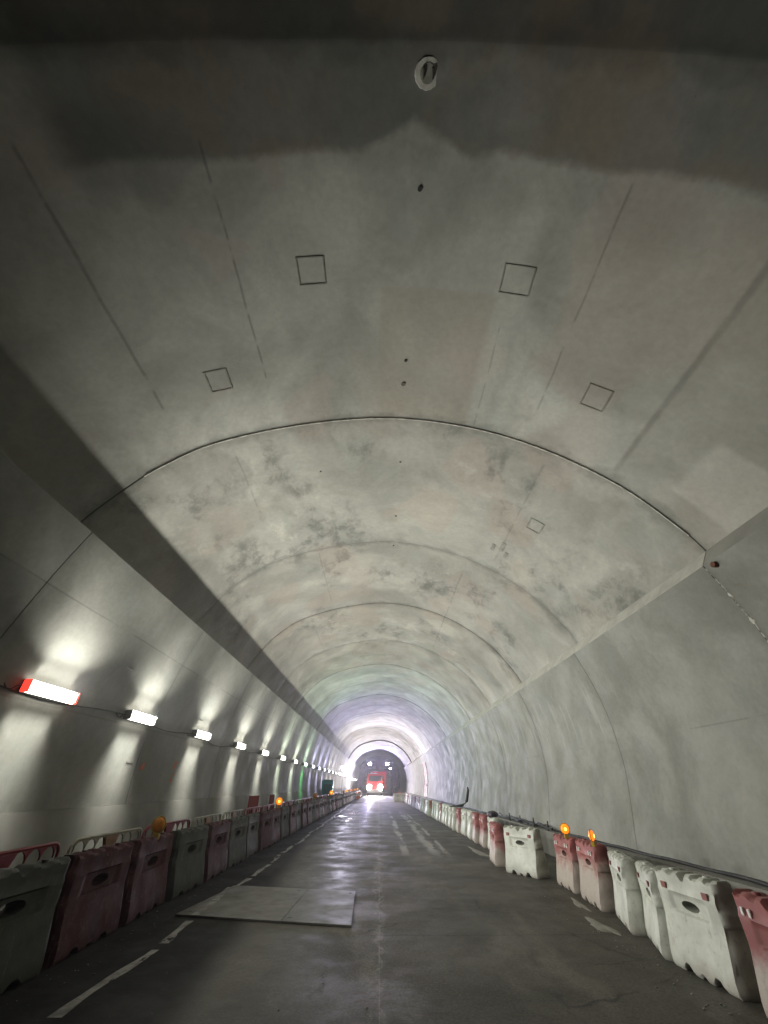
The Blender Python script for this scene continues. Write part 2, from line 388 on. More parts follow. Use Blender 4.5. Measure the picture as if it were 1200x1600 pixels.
def shell(P, y0, y1, thick, off, inward, ny=6, groove=.007, g1=None):
    """closed lining segment: inner face with rolled edges at both joints, outer face, ends"""
    bm = bmesh.new(); n = len(P)
    nor = []
    for i in range(n):
        a = Vector(P[max(i - 1, 0)]); b = Vector(P[min(i + 1, n - 1)]); t = (b - a).normalized()
        v = Vector((-t.y, t.x)) * inward; nor.append(v)
    ys = [(y0 + .002, groove + .008), (y0 + .006, groove), (y0 + .022, .003), (y0 + .06, 0)] + [(y0 + (y1 - y0) * k / ny, 0) for k in range(1, ny)] + [(y1 - .06, 0), (y1 - .022, .003), (y1 - .006, groove), (y1 - .002, groove + .008)]
    if g1 is not None: ys[-3:] = [(y1 - .022, 0), (y1 - .006, 0), (y1, 0)]
    if groove == .001: ys[0] = (y0, 0); ys[1] = (y0 + .006, 0); ys[2] = (y0 + .022, 0)
    rows = []
    for y, g in ys:
        rows.append([bm.verts.new((P[i][0] - nor[i].x * (g - off), y, P[i][1] - nor[i].y * (g - off))) for i in range(n)])
    for A, B in zip(rows, rows[1:]):
        for i in range(n - 1): bm.faces.new((A[i], A[i + 1], B[i + 1], B[i]))
    o0 = [bm.verts.new((P[i][0] - nor[i].x * thick, y0 + .004, P[i][1] - nor[i].y * thick)) for i in range(n)]
    o1 = [bm.verts.new((P[i][0] - nor[i].x * thick, y1 - .004, P[i][1] - nor[i].y * thick)) for i in range(n)]
    for i in range(n - 1):
        bm.faces.new((o0[i], o1[i], o1[i + 1], o0[i + 1]))
        bm.faces.new((rows[0][i], o0[i], o0[i + 1], rows[0][i + 1])); bm.faces.new((rows[-1][i], rows[-1][i + 1], o1[i + 1], o1[i]))
    for i in (0, n - 1):
        bm.faces.new([r[i] for r in rows] + [o1[i], o0[i]])
    return bm

tunnel = thing('tunnel', 'arched concrete tunnel lining with pale vault and side ledges', 'tunnel')
K0, K1 = -2, 24
segs = {}
for k in range(K0, K1):
    y0 = RING0 + PITCH_R * k; y1 = y0 + PITCH_R
    off = (.0, .012, .004, .014, .006, .010)[k % 6] + (.0 if k == 1 else 0)
    v = obj('vault_segment', shell(VAULT, y0, y1, .45, 0 if k < 1 else off, -1, groove=.001 if k == 0 else .007, g1=.001 if k == -1 else None), 'vault', tunnel, 50)
    t = rnd.uniform(.93, 1.04)
    t = {0: 1.16, 1: 1.10, 2: 1.04, 3: .97, 4: .90, 5: 1.08, 6: 1.02, 7: .90, 8: .97, 9: 1.2, 10: 1.25, 11: 1.05, 12: .9}.get(k, t)
    warm = {3: .035, 4: .045, 5: -.02, 6: -.02}.get(k, rnd.uniform(-.015, .02))
    far = y0 > 90
    if far: t *= .95
    v.color = (t * (1 + warm), t, t * (1 - warm), 1); segs[k] = v
    l = obj('wall_segment', shell(LEFTW, y0, y1, .42, off * .1, 1, groove=.003), 'left', tunnel, 50); t = rnd.uniform(.9, 1.02)
    if k == 0: t = .82
    l.color = (t, t, t, 1)
    r = obj('wall_segment', shell(RIGHTW, y0, y1, .42, off * .2, -1, groove=.004), 'right', tunnel, 50); t = rnd.uniform(.80, .88)
    r.color = (t, t, t, 1)
Y0, Y1 = RING0 + PITCH_R * K0, RING0 + PITCH_R * K1
def strip(P, y0, y1, n):   # extruded closed polygon along y with n slices
    bm = bmesh.new(); rows = []
    for k in range(n + 1):
        y = y0 + (y1 - y0) * k / n
        rows.append([bm.verts.new((x, y, z)) for x, z in P])
    for A, B in zip(rows, rows[1:]):
        for i in range(len(P)): bm.faces.new((A[i], A[(i + 1) % len(P)], B[(i + 1) % len(P)], B[i]))
    bm.faces.new(rows[0]); bm.faces.new(rows[-1][::-1]); return bm
obj('ledge', strip(up([(-5.71, 4.105), (-6.6, 4.12), (-6.6, 4.02), (-5.74, 4.02)]), Y0, Y1, 30), 'ledge', tunnel)
for k in range(K0, K1):
    y0 = RING0 + PITCH_R * k
    o = obj('ledge', strip(up([(6.372, 3.76), (6.148, 3.425), (6.20, 3.36), (6.85, 3.36), (6.85, 3.9), (6.48, 3.9)]), y0 + .01, y0 + PITCH_R - .01, 1), 'ledge' if k != 0 else 'kicker', tunnel)
obj('kicker', strip(up([(-6.515, -.405), (-6.9, -.405), (-6.9, -2.1), (-6.26, -2.1)]), Y0, Y1, 30), 'kicker', tunnel)
obj('kicker', strip(up([(6.02, -1.34), (6.02, -2.1), (6.9, -2.1), (6.9, -1.34)]), Y0, Y1, 30), 'kicker', tunnel)
# end of the excavation, rough rock
bm = bmesh.new(); bmesh.ops.create_grid(bm, x_segments=30, y_segments=24, size=1)
for v in bm.verts:
    x, z = v.co.x * 7.6, 4.8 + v.co.y * 5.6
    v.co = Vector((x, Y1 - .6 + rnd.uniform(-.35, .35), z))
bmesh.ops.solidify(bm, geom=bm.faces[:], thickness=.5)
obj('end_face', bm, 'dark_line2', tunnel, 0)
# dark raised band across the far vault
def rib_or_band(y0, y1, depth, m, inset=0.0, name='rib_or_band'):
    P = [(x, z) for x, z in VAULT]; bm = bmesh.new(); rows = []
    Pn = []
    for i in range(len(P)):
        a = Vector(P[max(i - 1, 0)]); b = Vector(P[min(i + 1, len(P) - 1)]); t = (b - a).normalized(); n = Vector((t.y, -t.x)); Pn.append(n)
    inn = [(p[0] + n.x * depth, p[1] + n.y * depth) for p, n in zip(P, Pn)]
    out = [(p[0] + n.x * (-.05), p[1] + n.y * (-.05)) for p, n in zip(P, Pn)]
    vs = [[bm.verts.new((x, y, z)) for x, z in L] for L, y in ((inn, y0), (inn, y1), (out, y1), (out, y0))]
    for a in range(4):
        A, B = vs[a], vs[(a + 1) % 4]
        for i in range(len(P) - 1): bm.faces.new((A[i], A[i + 1], B[i + 1], B[i]))
    for i in (0, -1): bm.faces.new([q[i] for q in vs])
    return obj(name, bm, m, tunnel, 30)
rib_or_band(90.6, 91.0, .16, 'dark_line')

def vpatch(x0, x1, y0, y1, off, th, nx=8, rough=0):
    """thin slab lying on the vault's inner face"""
    bm = bmesh.new(); rows = []
    for lay in (off + th, off - .004):
        g = []
        for j in range(2):
            y = (y0, y1)[j]
            row = []
            for i in range(nx + 1):
                x = x0 + (x1 - x0) * i / nx; e = .02
                t = Vector((2 * e, vault_z(x + e) - vault_z(x - e))).normalized(); n = Vector((t.y, -t.x))
                row.append(bm.verts.new((x + n.x * lay, y, vault_z(x) + n.y * lay)))
            g.append(row)
        rows.append(g)
    def q(a, b, c, d): bm.faces.new((a, b, c, d))
    for i in range(nx):
        q(rows[0][0][i], rows[0][0][i + 1], rows[0][1][i + 1], rows[0][1][i])
        q(rows[1][0][i], rows[1][1][i], rows[1][1][i + 1], rows[1][0][i + 1])
        q(rows[0][0][i], rows[1][0][i], rows[1][0][i + 1], rows[0][0][i + 1])
        q(rows[0][1][i], rows[0][1][i + 1], rows[1][1][i + 1], rows[1][1][i])
    for i in (0, nx): q(rows[0][0][i], rows[0][1][i], rows[1][1][i], rows[1][0][i])
    return bm
def joinbm(bms):
    out = bmesh.new()
    for b in bms:
        me = bpy.data.meshes.new('t'); b.to_mesh(me); out.from_mesh(me); bpy.data.meshes.remove(me); b.free()
    return out
def form_mark(cx, cy, sx, sy, m, seg, w_=.022, off=.004):
    off += (.0, .012)[seg]
    hx, hy = sx / 2, sy / 2; o = off + .004
    parts = [vpatch(cx - hx, cx + hx, cy - hy, cy - hy + w_, o, .006), vpatch(cx - hx, cx + hx, cy + hy - w_, cy + hy, o, .006),
             vpatch(cx - hx, cx - hx + w_, cy - hy + w_, cy + hy - w_, o, .005, 2), vpatch(cx + hx - w_, cx + hx, cy - hy + w_, cy + hy - w_, o, .005, 2)]
    o = obj('form_mark', joinbm(parts), 'vault', segs[seg]); o.color = (m, m * .98, m * .94, 1)
form_mark(-1.24, 3.19, .47, .46, .80, 0, .02)
form_mark(2.32, 3.20, .50, .48, .88, 0, .02)
form_mark(4.20, 4.93, .38, .50, .82, 0, .022)
form_mark(-3.35, 5.06, .42, .5, .95, 0, .03)
form_mark(4.41, 9.29, .34, .5, .88, 1, .03)
for cx, cy, r in ((.57, 2.05, .035), (.52, 5.0, .03), (.50, 5.6, .05), (.55, 8.2, .03), (.52, 10.9, .035), (-1.7, 8.4, .028), (.5, 12.9, .03)):
    k = int((cy - RING0) // PITCH_R); bm = bmesh.new(); z = vault_z(cx) - .022
    cyl(bm, (cx, cy, z), (cx, cy, z + .12), r, r, 14); obj('grout_hole', bm, 'black' if r < .045 else 'dark_line', segs[k])
# dark scuffs
for cx, cy, sx, sy in ((3.98, 11.0, .12, .5), (3.75, 11.25, .1, .35), (4.15, 11.35, .1, .3)):
    obj('scuff', vpatch(cx - sx / 2, cx + sx / 2, cy - sy / 2, cy + sy / 2, .02, .005, 3), 'dark_line2', segs[1])
obj('joint_lip', vpatch(-5.2, 6.2, 6.6, 6.625, .018, .02, 60), 'lip', segs[1])
# slots in the left wall
for y, z, ly in ((7.35, 2.55, .42), (10.2, 4.4, .26), (12.1, 2.5, .3), (15.6, 3.9, .3)):
    x = wall_x(LEFTW, z); bm = bmesh.new(); box(bm, x - .05, x + .012, y, y + ly, z - .018, z + .018)
    obj('slot', bm, 'dark_line2', tunnel)
# rusty socket on the right, beside the joint
bm = bmesh.new(); cyl(bm, (6.12, 6.38, 5.33), (6.4, 6.38, 5.33), .055, .055, 12); obj('rusty_socket', bm, 'rust', tunnel)
bm = bmesh.new()
prev = None
for i in range(60):
    z = 3.6 + i * .03; x = wall_x(RIGHTW, z); s = rnd.uniform(.002, .022) + (.018 if i in (24, 25, 26, 41, 42) else 0); yy = 6.605 + rnd.uniform(-.012, .012)
    ring = [bm.verts.new(p) for p in ((x + .03, yy - s - .02, z), (x - .006, yy - s, z), (x - .014, yy, z), (x - .006, yy + s, z), (x + .03, yy + s + .02, z))]
    if prev:
        for q in range(5): bm.faces.new((prev[q], prev[(q + 1) % 5], ring[(q + 1) % 5], ring[q]))
    else: bm.faces.new(ring)
    prev = ring
bm.faces.new(prev[::-1])
obj('crumbled_joint', bm, 'pale_mortar', tunnel)

# pale round fixing with two slots overhead
z = vault_z(.57); a = thing('anchor_plate', 'pale oval mortar plate with two dark hooks on the tunnel crown', 'anchor plate', (.57, .87, z))
bm = bmesh.new(); N = 40; top = []; bot = []
for i in range(N):
    t = 2 * math.pi * i / N; rr = 1 + rnd.uniform(-.03, .03)
    top.append(bm.verts.new((.19 * rr * math.cos(t), .17 * rr * math.sin(t), .06))); bot.append(bm.verts.new((.16 * rr * math.cos(t), .145 * rr * math.sin(t), -.012)))
for i in range(N): bm.faces.new((top[i], top[(i + 1) % N], bot[(i + 1) % N], bot[i]))
bm.faces.new(bot); obj('plate', bm, 'pale_mortar', a)
bm = bmesh.new(); cyl(bm, (0, 0, -.005), (0, 0, -.018), .10, .095, 24); obj('inner_disc', bm, 'dark_line2', a)
for s in (-.06, .06):
    bm = bmesh.new(); tube(bm, [(s, -.05, -.005), (s, -.045, -.04), (s, .0, -.05), (s, .04, -.04), (s, .05, -.005)], .012); obj('hook', bm, 'dark_line', a)

# ------------------------------------------------------------------ road and floor
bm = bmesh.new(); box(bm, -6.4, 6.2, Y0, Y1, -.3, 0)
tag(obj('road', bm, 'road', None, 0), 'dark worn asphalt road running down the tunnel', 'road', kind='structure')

# steel plates (slightly turned)
def quad_prism(c, z0, z1):
    bm = bmesh.new(); A = [bm.verts.new((x, y, z0)) for x, y in c]; B = [bm.verts.new((x, y, z1)) for x, y in c]
    bm.faces.new(A[::-1]); bm.faces.new(B)
    for i in range(4): bm.faces.new((A[i], A[(i + 1) % 4], B[(i + 1) % 4], B[i]))
    bmesh.ops.bevel(bm, geom=[e for e in bm.edges], offset=.004, segments=1, affect='EDGES'); return bm
nl, nr, fl, fr_ = Vector((-3.78, 10.3)), Vector((-.46, 9.55)), Vector((-3.42, 12.85)), Vector((-.52, 12.2))
lerp = lambda a, b, t: a + (b - a) * t
s0, s1 = lerp(nl, nr, .62), lerp(fl, fr_, .62)
s0b, s1b = lerp(nl, nr, .622), lerp(fl, fr_, .622)
for c, lab in (((nl, s0, s1, fl), 'left of two grey steel road plates, crossed by the white lane line'),
               ((s0b, nr, fr_, s1b), 'right of two grey steel road plates, the brighter one in the lane')):
    ox, oy = sum(p.x for p in c) / 4, sum(p.y for p in c) / 4
    o = obj('steel_plate', quad_prism([(p.x - ox, p.y - oy) for p in c], 0, .032), 'plate', None, 0); o.location = (ox, oy, .002)
    for q in (0, 2):
        hx, hy = (c[q].x - ox) * .82, (c[q].y - oy) * .82; bm = bmesh.new(); cyl(bm, (hx, hy, .030), (hx, hy, .0335), .035, .035, 14); obj('lifting_hole', bm, 'black', o)
    tag(o, lab, 'steel plate', 'steel plates on the road')
# worn lane line, wandering a little
bm = bmesh.new(); y = 4.2
segl = []
while y < 62:
    L = rnd.uniform(1.4, 2.6); segl.append((y, min(y + L, 62))); y += L + (rnd.uniform(.05, .45))
def lx(y): return -3.38 + .05 * math.sin(y * .9) + .03 * math.sin(y * 2.3 + 1) - .004 * (y - 10)
def on_plate(y): return 10.16 < y < 12.83
for a, b in segl:
    n = max(2, int((b - a) / .2)); prev = None
    for i in range(n + 1):
        y = a + (b - a) * i / n; wd = .065 + .014 * math.sin(y * 5.1); x = lx(y); z = .038 if on_plate(y) else .004
        cur = (bm.verts.new((x - wd, y, z)), bm.verts.new((x + wd, y, z)))
        if prev and abs(prev[0].co.z - z) < .01: bm.faces.new((prev[0], prev[1], cur[1], cur[0]))
        prev = cur
tag(obj('lane_marking', bm, 'paint', None, 0), 'worn white lane line beside the left barriers', 'lane line', kind='structure')

def spill(cx, cy, rx, ry, rot, lab):
    bm = bmesh.new(); N = 26; c = bm.verts.new((0, 0, .014)); ring = []; base = []
    for i in range(N):
        t = 2 * math.pi * i / N; k = 1 + .28 * math.sin(3 * t + cx) + rnd.uniform(-.12, .12)
        x, y = rx * k * math.cos(t), ry * k * math.sin(t); x, y = x * math.cos(rot) - y * math.sin(rot), x * math.sin(rot) + y * math.cos(rot)
        ring.append(bm.verts.new((x * .85, y * .85, .010))); base.append(bm.verts.new((x, y, .001)))
    for i in range(N):
        j = (i + 1) % N; bm.faces.new((c, ring[i], ring[j])); bm.faces.new((ring[i], base[i], base[j], ring[j]))
    o = obj('mortar_spill', bm, 'spill'); o.location = (cx, cy, .001); tag(o, lab, 'mortar spill')
M['spill'] = simple('dried_mud', (.21, .205, .175), .8, 0, .25, 4, .4)
spill(3.86, 9.6, .13, .5, .05, 'pale dried mud patch beside the foot of the right barriers')
spill(4.12, 11.1, .08, .5, -.1, 'small dried mud patch under the right barriers with the red tops')
spill(3.65, 18.8, .14, 1.3, .06, 'long pale mud strip along the far white barriers')

bm = bmesh.new()
for k in range(420):
    side = rnd.random()
    x = rnd.gauss(3.75, .22) if side < .6 else (rnd.gauss(-4.0, .15) if side < .85 else rnd.uniform(-2, 3)); y = 5.5 + 26 * rnd.random() ** 1.6; s_ = rnd.uniform(.005, .014)
    b0 = len(bm.verts); r_ = bmesh.ops.create_icosphere(bm, subdivisions=1, radius=s_)
    for v in r_['verts']: v.co = Vector((v.co.x * rnd.uniform(.8, 1.3) + x, v.co.y * rnd.uniform(.8, 1.3) + y, max(.0, v.co.z * .6 + s_ * .4)))
tag(obj('gravel', bm, 'spill', None, 0), 'scattered small grit and stones on the road by the barriers', None, kind='stuff')

# ------------------------------------------------------------------ water-filled barriers
def barrier_bm(L, H):
    hz = .66 * H; a_, b_ = .135 * L, (.052 if L < 1.5 else .064) * H
    zs = sorted(set([0, .03, .06, .09, .13, .2, .3 * H, .4 * H, .5 * H, .56 * H] + [hz + b_ * q for q in (-1.5, -1.0, -.6, -.2, .2, .6, 1.0, 1.5)] + [.78 * H, .84 * H, .89 * H, .94 * H, .97 * H, H]))
    nx = 44; xs = [-.5 + i / nx for i in range(nx + 1)]
    def outline(u, z):
        # u in -.5...5
        x = u * L
        zb = .07 * (math.exp(-((abs(u) - .21) / .055) ** 4)) + .035 * math.exp(-((u) / .03) ** 4)
        zt = H - .035 * (0.5 + .5 * math.tanh(8 * math.sin(2 * math.pi * (u * 5 + .25)))) - .05 * math.exp(-((u) / .035) ** 4)
        z2 = z + zb * max(0, 1 - z / .3) + (zt - H) * max(0, (z - .86 * H) / (.14 * H))
        if abs(u) > .47:
            lug = .028 * (.5 + .5 * math.tanh(6 * math.sin(2 * math.pi * (z / H * 3.5 + (0.5 if u > 0 else 0)))))
            x += (-lug if u > 0 else lug)
        return x, z2
    def thick(u, z):
        q = z / H
        t = .25 if q < .12 else (.25 - .09 * min(1, (q - .12) / .42))
        if q > .82: t -= .02
        if abs(u) < .30 and .56 < q < .76: t -= .035 * min(1, (.30 - abs(u)) / .04)
        e = abs(u)
        if e > .495: t *= .62
        elif e > .47: t *= .86
        if q > .98: t *= .70
        elif q < .02: t *= .9
        return t
    bm = bmesh.new(); F, B = {}, {}
    def inside(x, z): return (x / a_) ** 2 + ((z - hz) / b_) ** 2 < 1
    cells = []
    for i in range(nx):
        for j in range(len(zs) - 1):
            xc = (xs[i] + xs[i + 1]) / 2 * L; zc = (zs[j] + zs[j + 1]) / 2
            if not inside(xc, zc): cells.append((i, j))
    holecells = {(i, j) for i in range(nx) for j in range(len(zs) - 1)} - set(cells)
    snap = set()
    for i, j in holecells:
        for d in ((0, 0), (1, 0), (0, 1), (1, 1)): snap.add((i + d[0], j + d[1]))
    inner = {v for v in snap if all(((v[0] - a, v[1] - b) in holecells) for a in (0, 1) for b in (0, 1))}
    def vert(i, j, s, D):
        if (i, j) in D: return D[(i, j)]
        u, z = xs[i], zs[j]; x, z2 = outline(u, z)
        if (i, j) in snap and (i, j) not in inner:
            dx, dz = u * L / a_, (z - hz) / b_; l = math.hypot(dx, dz) or 1; x, z2 = dx / l * a_, hz + dz / l * b_
        D[(i, j)] = bm.verts.new((x, s * thick(u, z), z2)); return D[(i, j)]
    edges = {}
    for i, j in cells:
        q = [(i, j), (i + 1, j), (i + 1, j + 1), (i, j + 1)]
        bm.faces.new([vert(*p, -1, F) for p in q]); bm.faces.new([vert(*p, 1, B) for p in q][::-1])
        for a, b in zip(q, q[1:] + q[:1]):
            k = frozenset((a, b)); edges[k] = edges.get(k, []) + [(a, b)]
    for k, v in edges.items():
        if len(v) == 1:
            a, b = v[0]; bm.faces.new((F[b], F[a], B[a], B[b]))
    return bm
def make_barrier(L, H, m, rm, rstyle):
    t = thing('water_barrier', '', 'barrier')
    obj('body', barrier_bm(L, H), m, t, 40)
    for s in (-1, 1):
        bm = bmesh.new(); cyl(bm, (s * .27 * L, 0, H - .06), (s * .27 * L, 0, H + .012), .045, .04, 14); obj('cap', bm, m, t)
    if rstyle == 'pair':
        for u in (-.36, -.26, .22, .32):
            for sd in (-1, 1):
                bm = bmesh.new(); box(bm, u * L - .022, u * L + .022, sd * .158 - .012, sd * .158 + .012, .80 * H, .87 * H, None, .004); obj('reflector', bm, rm, t)
    elif rstyle == 'sq':
        for u in (-.33, .33):
            for sd in (-1, 1):
                bm = bmesh.new(); box(bm, u * L - .05, u * L + .05, sd * .158 - .01, sd * .158 + .01, .79 * H, .86 * H, None, .004); obj('reflector', bm, rm, t)
    return t
HR, LR, HL, LL = 1.0, 1.2, 1.15, 1.74
protos = {('R', 'w'): make_barrier(LR, HR, 'white_plastic', 'refl_red', 'sq'), ('R', 'r'): make_barrier(LR, HR, 'red_plastic', 'refl_white', 'pair'),
          ('L', 'w'): make_barrier(LL, HL, 'white_plastic_shaded', 'refl_red', ''), ('L', 'r'): make_barrier(LL, HL, 'red_plastic_shaded', 'refl_red', '')}
used = set()
def put_barrier(side, col, x, y, rz, label, s=1.0):
    p = protos[(side, col)]
    o = p if (side, col) not in used else dup(p)
    used.add((side, col)); o.location = (x, y, 0); o.rotation_euler = (0, 0, rz); o.scale = (s, s, s)
    o['label'] = label; o['group'] = 'water barriers along the %s side of the road' % ('left' if side == 'L' else 'right')
    return o
# left row
lcols = 'wwrrwrwwrrwrwrrwrwrrwwrwrrwrwwrrwrwrrwrwrrwwrwrrwrwwrr'
cnt = {'w': 0, 'r': 0}; cn = {'w': 'grey-green', 'r': 'maroon'}
for i, c in enumerate(lcols):
    y = 4.88 + 1.86 * (i - 0); x = -4.64 + .0045 * (y - 5) + rnd.uniform(-.03, .03)
    cnt[c] += 1
    if i < 16: lab = '%s water barrier, %s %s one counting from the near end of the left row' % (cn[c], ORD[cnt[c] - 1], cn[c])
    elif i < 32: lab = 'dark %s water barrier in the distant middle of the left row' % cn[c]
    else: lab = 'tiny %s water barrier at the far end of the left row' % cn[c]
    put_barrier('L', c, x, y, R(90) + rnd.uniform(-.05, .05), lab)
# right row: (front-bottom-left end, front-bottom-right end) -> centre and turn
def rb(col, x0, y0, x1, y1, label, s=1.0):
    a, b = Vector((x0, y0)), Vector((x1, y1)); d = (b - a).normalized(); mid = (a + b) / 2
    n = Vector((-d.y, d.x));  n = n if n.x > 0 else -n
    c = mid + n * .25; put_barrier('R', col, c.x, c.y, math.atan2(d.y, d.x), label, s)
rb('r', 4.05, 6.38, 3.93, 5.1, 'red-topped dusty water barrier cut by the right edge of the photo')
rb('w', 4.03, 7.92, 4.12, 6.66, 'big white water barrier beside the red-topped one at the near right')
rb('w', 4.32, 9.02, 3.98, 8.0, 'narrow-looking white barrier turned away, next to the big near white one', .93)
rb('w', 4.40, 10.15, 4.12, 9.12, 'white barrier just right of the red barrier with a lit lamp', .95)
rb('r', 4.40, 11.72, 4.30, 10.42, 'red-topped barrier carrying the nearer lit amber lamp')
rb('r', 4.42, 13.2, 4.40, 11.92, 'red-topped barrier carrying the farther lit amber lamp', .97)
rb('w', 3.52, 14.85, 4.22, 13.62, 'white water barrier turned towards the camera beside a dark red one', 1.02)
rb('r', 3.62, 16.9, 3.50, 15.55, 'dark red barrier standing end-on behind the turned white barrier')
rcols = 'wrrwwrwwwwrwwwrwwrwwwrwwrwwwrwwwrwwwr'
cnt = {'w': 0, 'r': 0}
y = 17.6
for i, c in enumerate(rcols):
    y += 1.42; x = 4.22 - .010 * (y - 17) + rnd.uniform(-.05, .05); cnt[c] += 1
    nm = {'w': 'pale', 'r': 'pinkish red'}[c]
    if i < 10: lab = '%s %s barrier counting away from the turned white one, right row' % (ORD[cnt[c] - 1], nm)
    else: lab = '%s water barrier far down the right row' % nm
    if i < 10: lab = 'dusty ' + lab
    rb(c, x + .02, y + .65, x - .05 + rnd.uniform(-.1, .1), y - .65, lab)
# two bright barriers facing us where the lane narrows
for i, (x, y) in enumerate(((2.85, 74.0), (3.95, 73.0))):
    o = put_barrier('R', 'w', x, y, R(8 - 14 * i), ('left' if i == 0 else 'right') + ' of two bright barriers standing across the lane end')

# ------------------------------------------------------------------ plastic fence panels behind the left row
def make_fence(m, rm):
    t = thing('fence_panel', '', 'fence'); L, H = 2.5, 1.25
    pts = []; r = .16; z0 = .16
    for cx, cz, a0 in ((L / 2 - r - .02, H - r - .02, 0), (-L / 2 + r + .02, H - r - .02, 90), (-L / 2 + r + .02, z0 + r, 180), (L / 2 - r - .02, z0 + r, 270)):
        for k in range(7):
            a = R(a0 + 15 * k); pts.append((cx + r * math.cos(a), 0, cz + r * math.sin(a)))
    bm = bmesh.new(); tube(bm, pts, .024, 8, True); obj('frame', bm, m, t)
    bm = bmesh.new(); n = 7; xs = [-L / 2 + .12 + (L - .24) * i / (n) for i in range(n + 1)]
    for i, x in enumerate(xs[1:-1]): cyl(bm, (x, 0, z0), (x, 0, H - .03), .015, .015, 6)
    for a, b in zip(xs, xs[1:]):   # arched heads between the bars
        mid = (a + b) / 2; h = (b - a) / 2
        prev = None
        for k in range(9):
            an = math.pi * k / 8; x = mid - h * math.cos(an); z = H - .20 + .155 * math.sin(an)
            cur = [bm.verts.new((x, s, q)) for s, q in ((-.012, z), (.012, z), (.012, H - .025), (-.012, H - .025))]
            if prev:
                for q in range(4): bm.faces.new((prev[q], prev[(q + 1) % 4], cur[(q + 1) % 4], cur[q]))
            prev = cur
    obj('bars', bm, m, t)
    bm = bmesh.new(); A = [(-.24, H - .05), (.24, H - .05), (0, H - .46)]
    f = [bm.verts.new((x, -.03, z)) for x, z in A]; g = [bm.verts.new((x, .03, z)) for x, z in A]
    bm.faces.new(f); bm.faces.new(g[::-1])
    for i in range(3): bm.faces.new((f[i], g[i], g[(i + 1) % 3], f[(i + 1) % 3]))
    obj('warning_triangle', bm, rm, t, 0)
    for s in (-1, 1):
        bm = bmesh.new(); box(bm, s * .8 - .03, s * .8 + .03, -.26, .26, 0, .06, None, .015); box(bm, s * .8 - .025, s * .8 + .025, -.025, .025, .05, z0 + .02); obj('foot', bm, m, t)
    return t
fp = {'r': make_fence('fence_red', 'fence_red'), 'w': make_fence('fence_white', 'amber_dull')} if False else None
M['amber_dull'] = simple('faded_amber', (.28, .14, .03), .5, 0, .2)
fp = {'r': make_fence('fence_red', 'fence_red'), 'w': make_fence('fence_white', 'amber_dull')}
fu = set(); fc = {'r': 0, 'w': 0}
for i, c in enumerate('rrwrwwrrrrwrrwrrwrwrrwr'):
    y = 4.55 + 2.66 * i; o = fp[c] if c not in fu else dup(fp[c]); fu.add(c)
    o.location = (-5.2 + rnd.uniform(-.03, .03), y, 0); o.rotation_euler = (0, 0, R(90) + rnd.uniform(-.03, .03)); fc[c] += 1
    nm = 'red' if c == 'r' else 'pale'
    o['label'] = ('%s plastic fence panel, %s %s one from the near end behind the left barriers' % (nm, ORD[fc[c] - 1], nm)) if i < 12 else '%s plastic fence panel far along behind the left barriers' % nm
    o['group'] = 'plastic fence panels behind the left barriers'

# ------------------------------------------------------------------ amber warning lamps
def make_amber(lit):
    t = thing('warning_lamp', '', 'warning lamp')
    bm = bmesh.new(); box(bm, -.05, .05, -.045, .045, 0, .10, None, .012); obj('battery_box', bm, 'lamp_body', t)
    bm = bmesh.new(); bmesh.ops.create_uvsphere(bm, u_segments=24, v_segments=14, radius=.105)
    for v in bm.verts: v.co = Vector((v.co.x, v.co.y * .55, v.co.z + .20))
    l = obj('lens', bm, 'amber_on' if lit else 'amber_off', t, 60)
    bm = bmesh.new(); tube(bm, [(.112 * math.cos(2 * math.pi * k / 24), 0, .20 + .112 * math.sin(2 * math.pi * k / 24)) for k in range(24)], .012, 6, True); obj('rim', bm, 'lamp_body', t)
    if lit:
        for s in (-1, 1):
            bm = bmesh.new(); bmesh.ops.create_uvsphere(bm, u_segments=14, v_segments=8, radius=.036)
            for v in bm.verts: v.co = Vector((v.co.x, v.co.y * .4 + s * .052, v.co.z + .195))
            obj('bulb', bm, 'amber_core', l, 60)
    return t
al, ao = make_amber(True), make_amber(False)
G_A = 'amber warning lamps on the barriers'
first = {True: al, False: ao}; au = set()
for x, y, z, lit, rz, s, lab in ((4.42, 11.85, .975, True, -.15, .9, 'lit amber warning lamp, farther of the two on the right barriers'),
                      (4.38, 10.35, .98, True, .9, .86, 'lit amber warning lamp, nearer of the two on the right barriers'),
                      (-4.60, 10.5, 1.07, False, .0, 1.25, 'big dull amber warning lamp nearest on the left maroon barrier'),
                      (-4.56, 22.3, 1.14, True, .2, 1.3, 'amber warning lamp in the middle of the left barrier row'),
                      (-4.5, 34.2, 1.14, False, .2, 1.3, 'dull amber lamp just before the teal cabin on the left'),
                      (-4.46, 45.2, 1.14, True, .2, 1.5, 'amber lamp in front of the teal cabin on the left')):
    o = first[lit] if lit not in au else dup(first[lit]); au.add(lit)
    o.location = (x, y, z); o.rotation_euler = (0, 0, rz); o.scale = (s, s, s); o['label'] = lab; o['group'] = G_A
for k in range(8):
    o = dup(al if k % 2 else ao); o.location = (-4.40, 60 + 5.6 * k, 1.12); o.scale = (1.15,) * 3; o['label'] = 'tiny amber lamp at the far end of the left barriers'; o['group'] = G_A

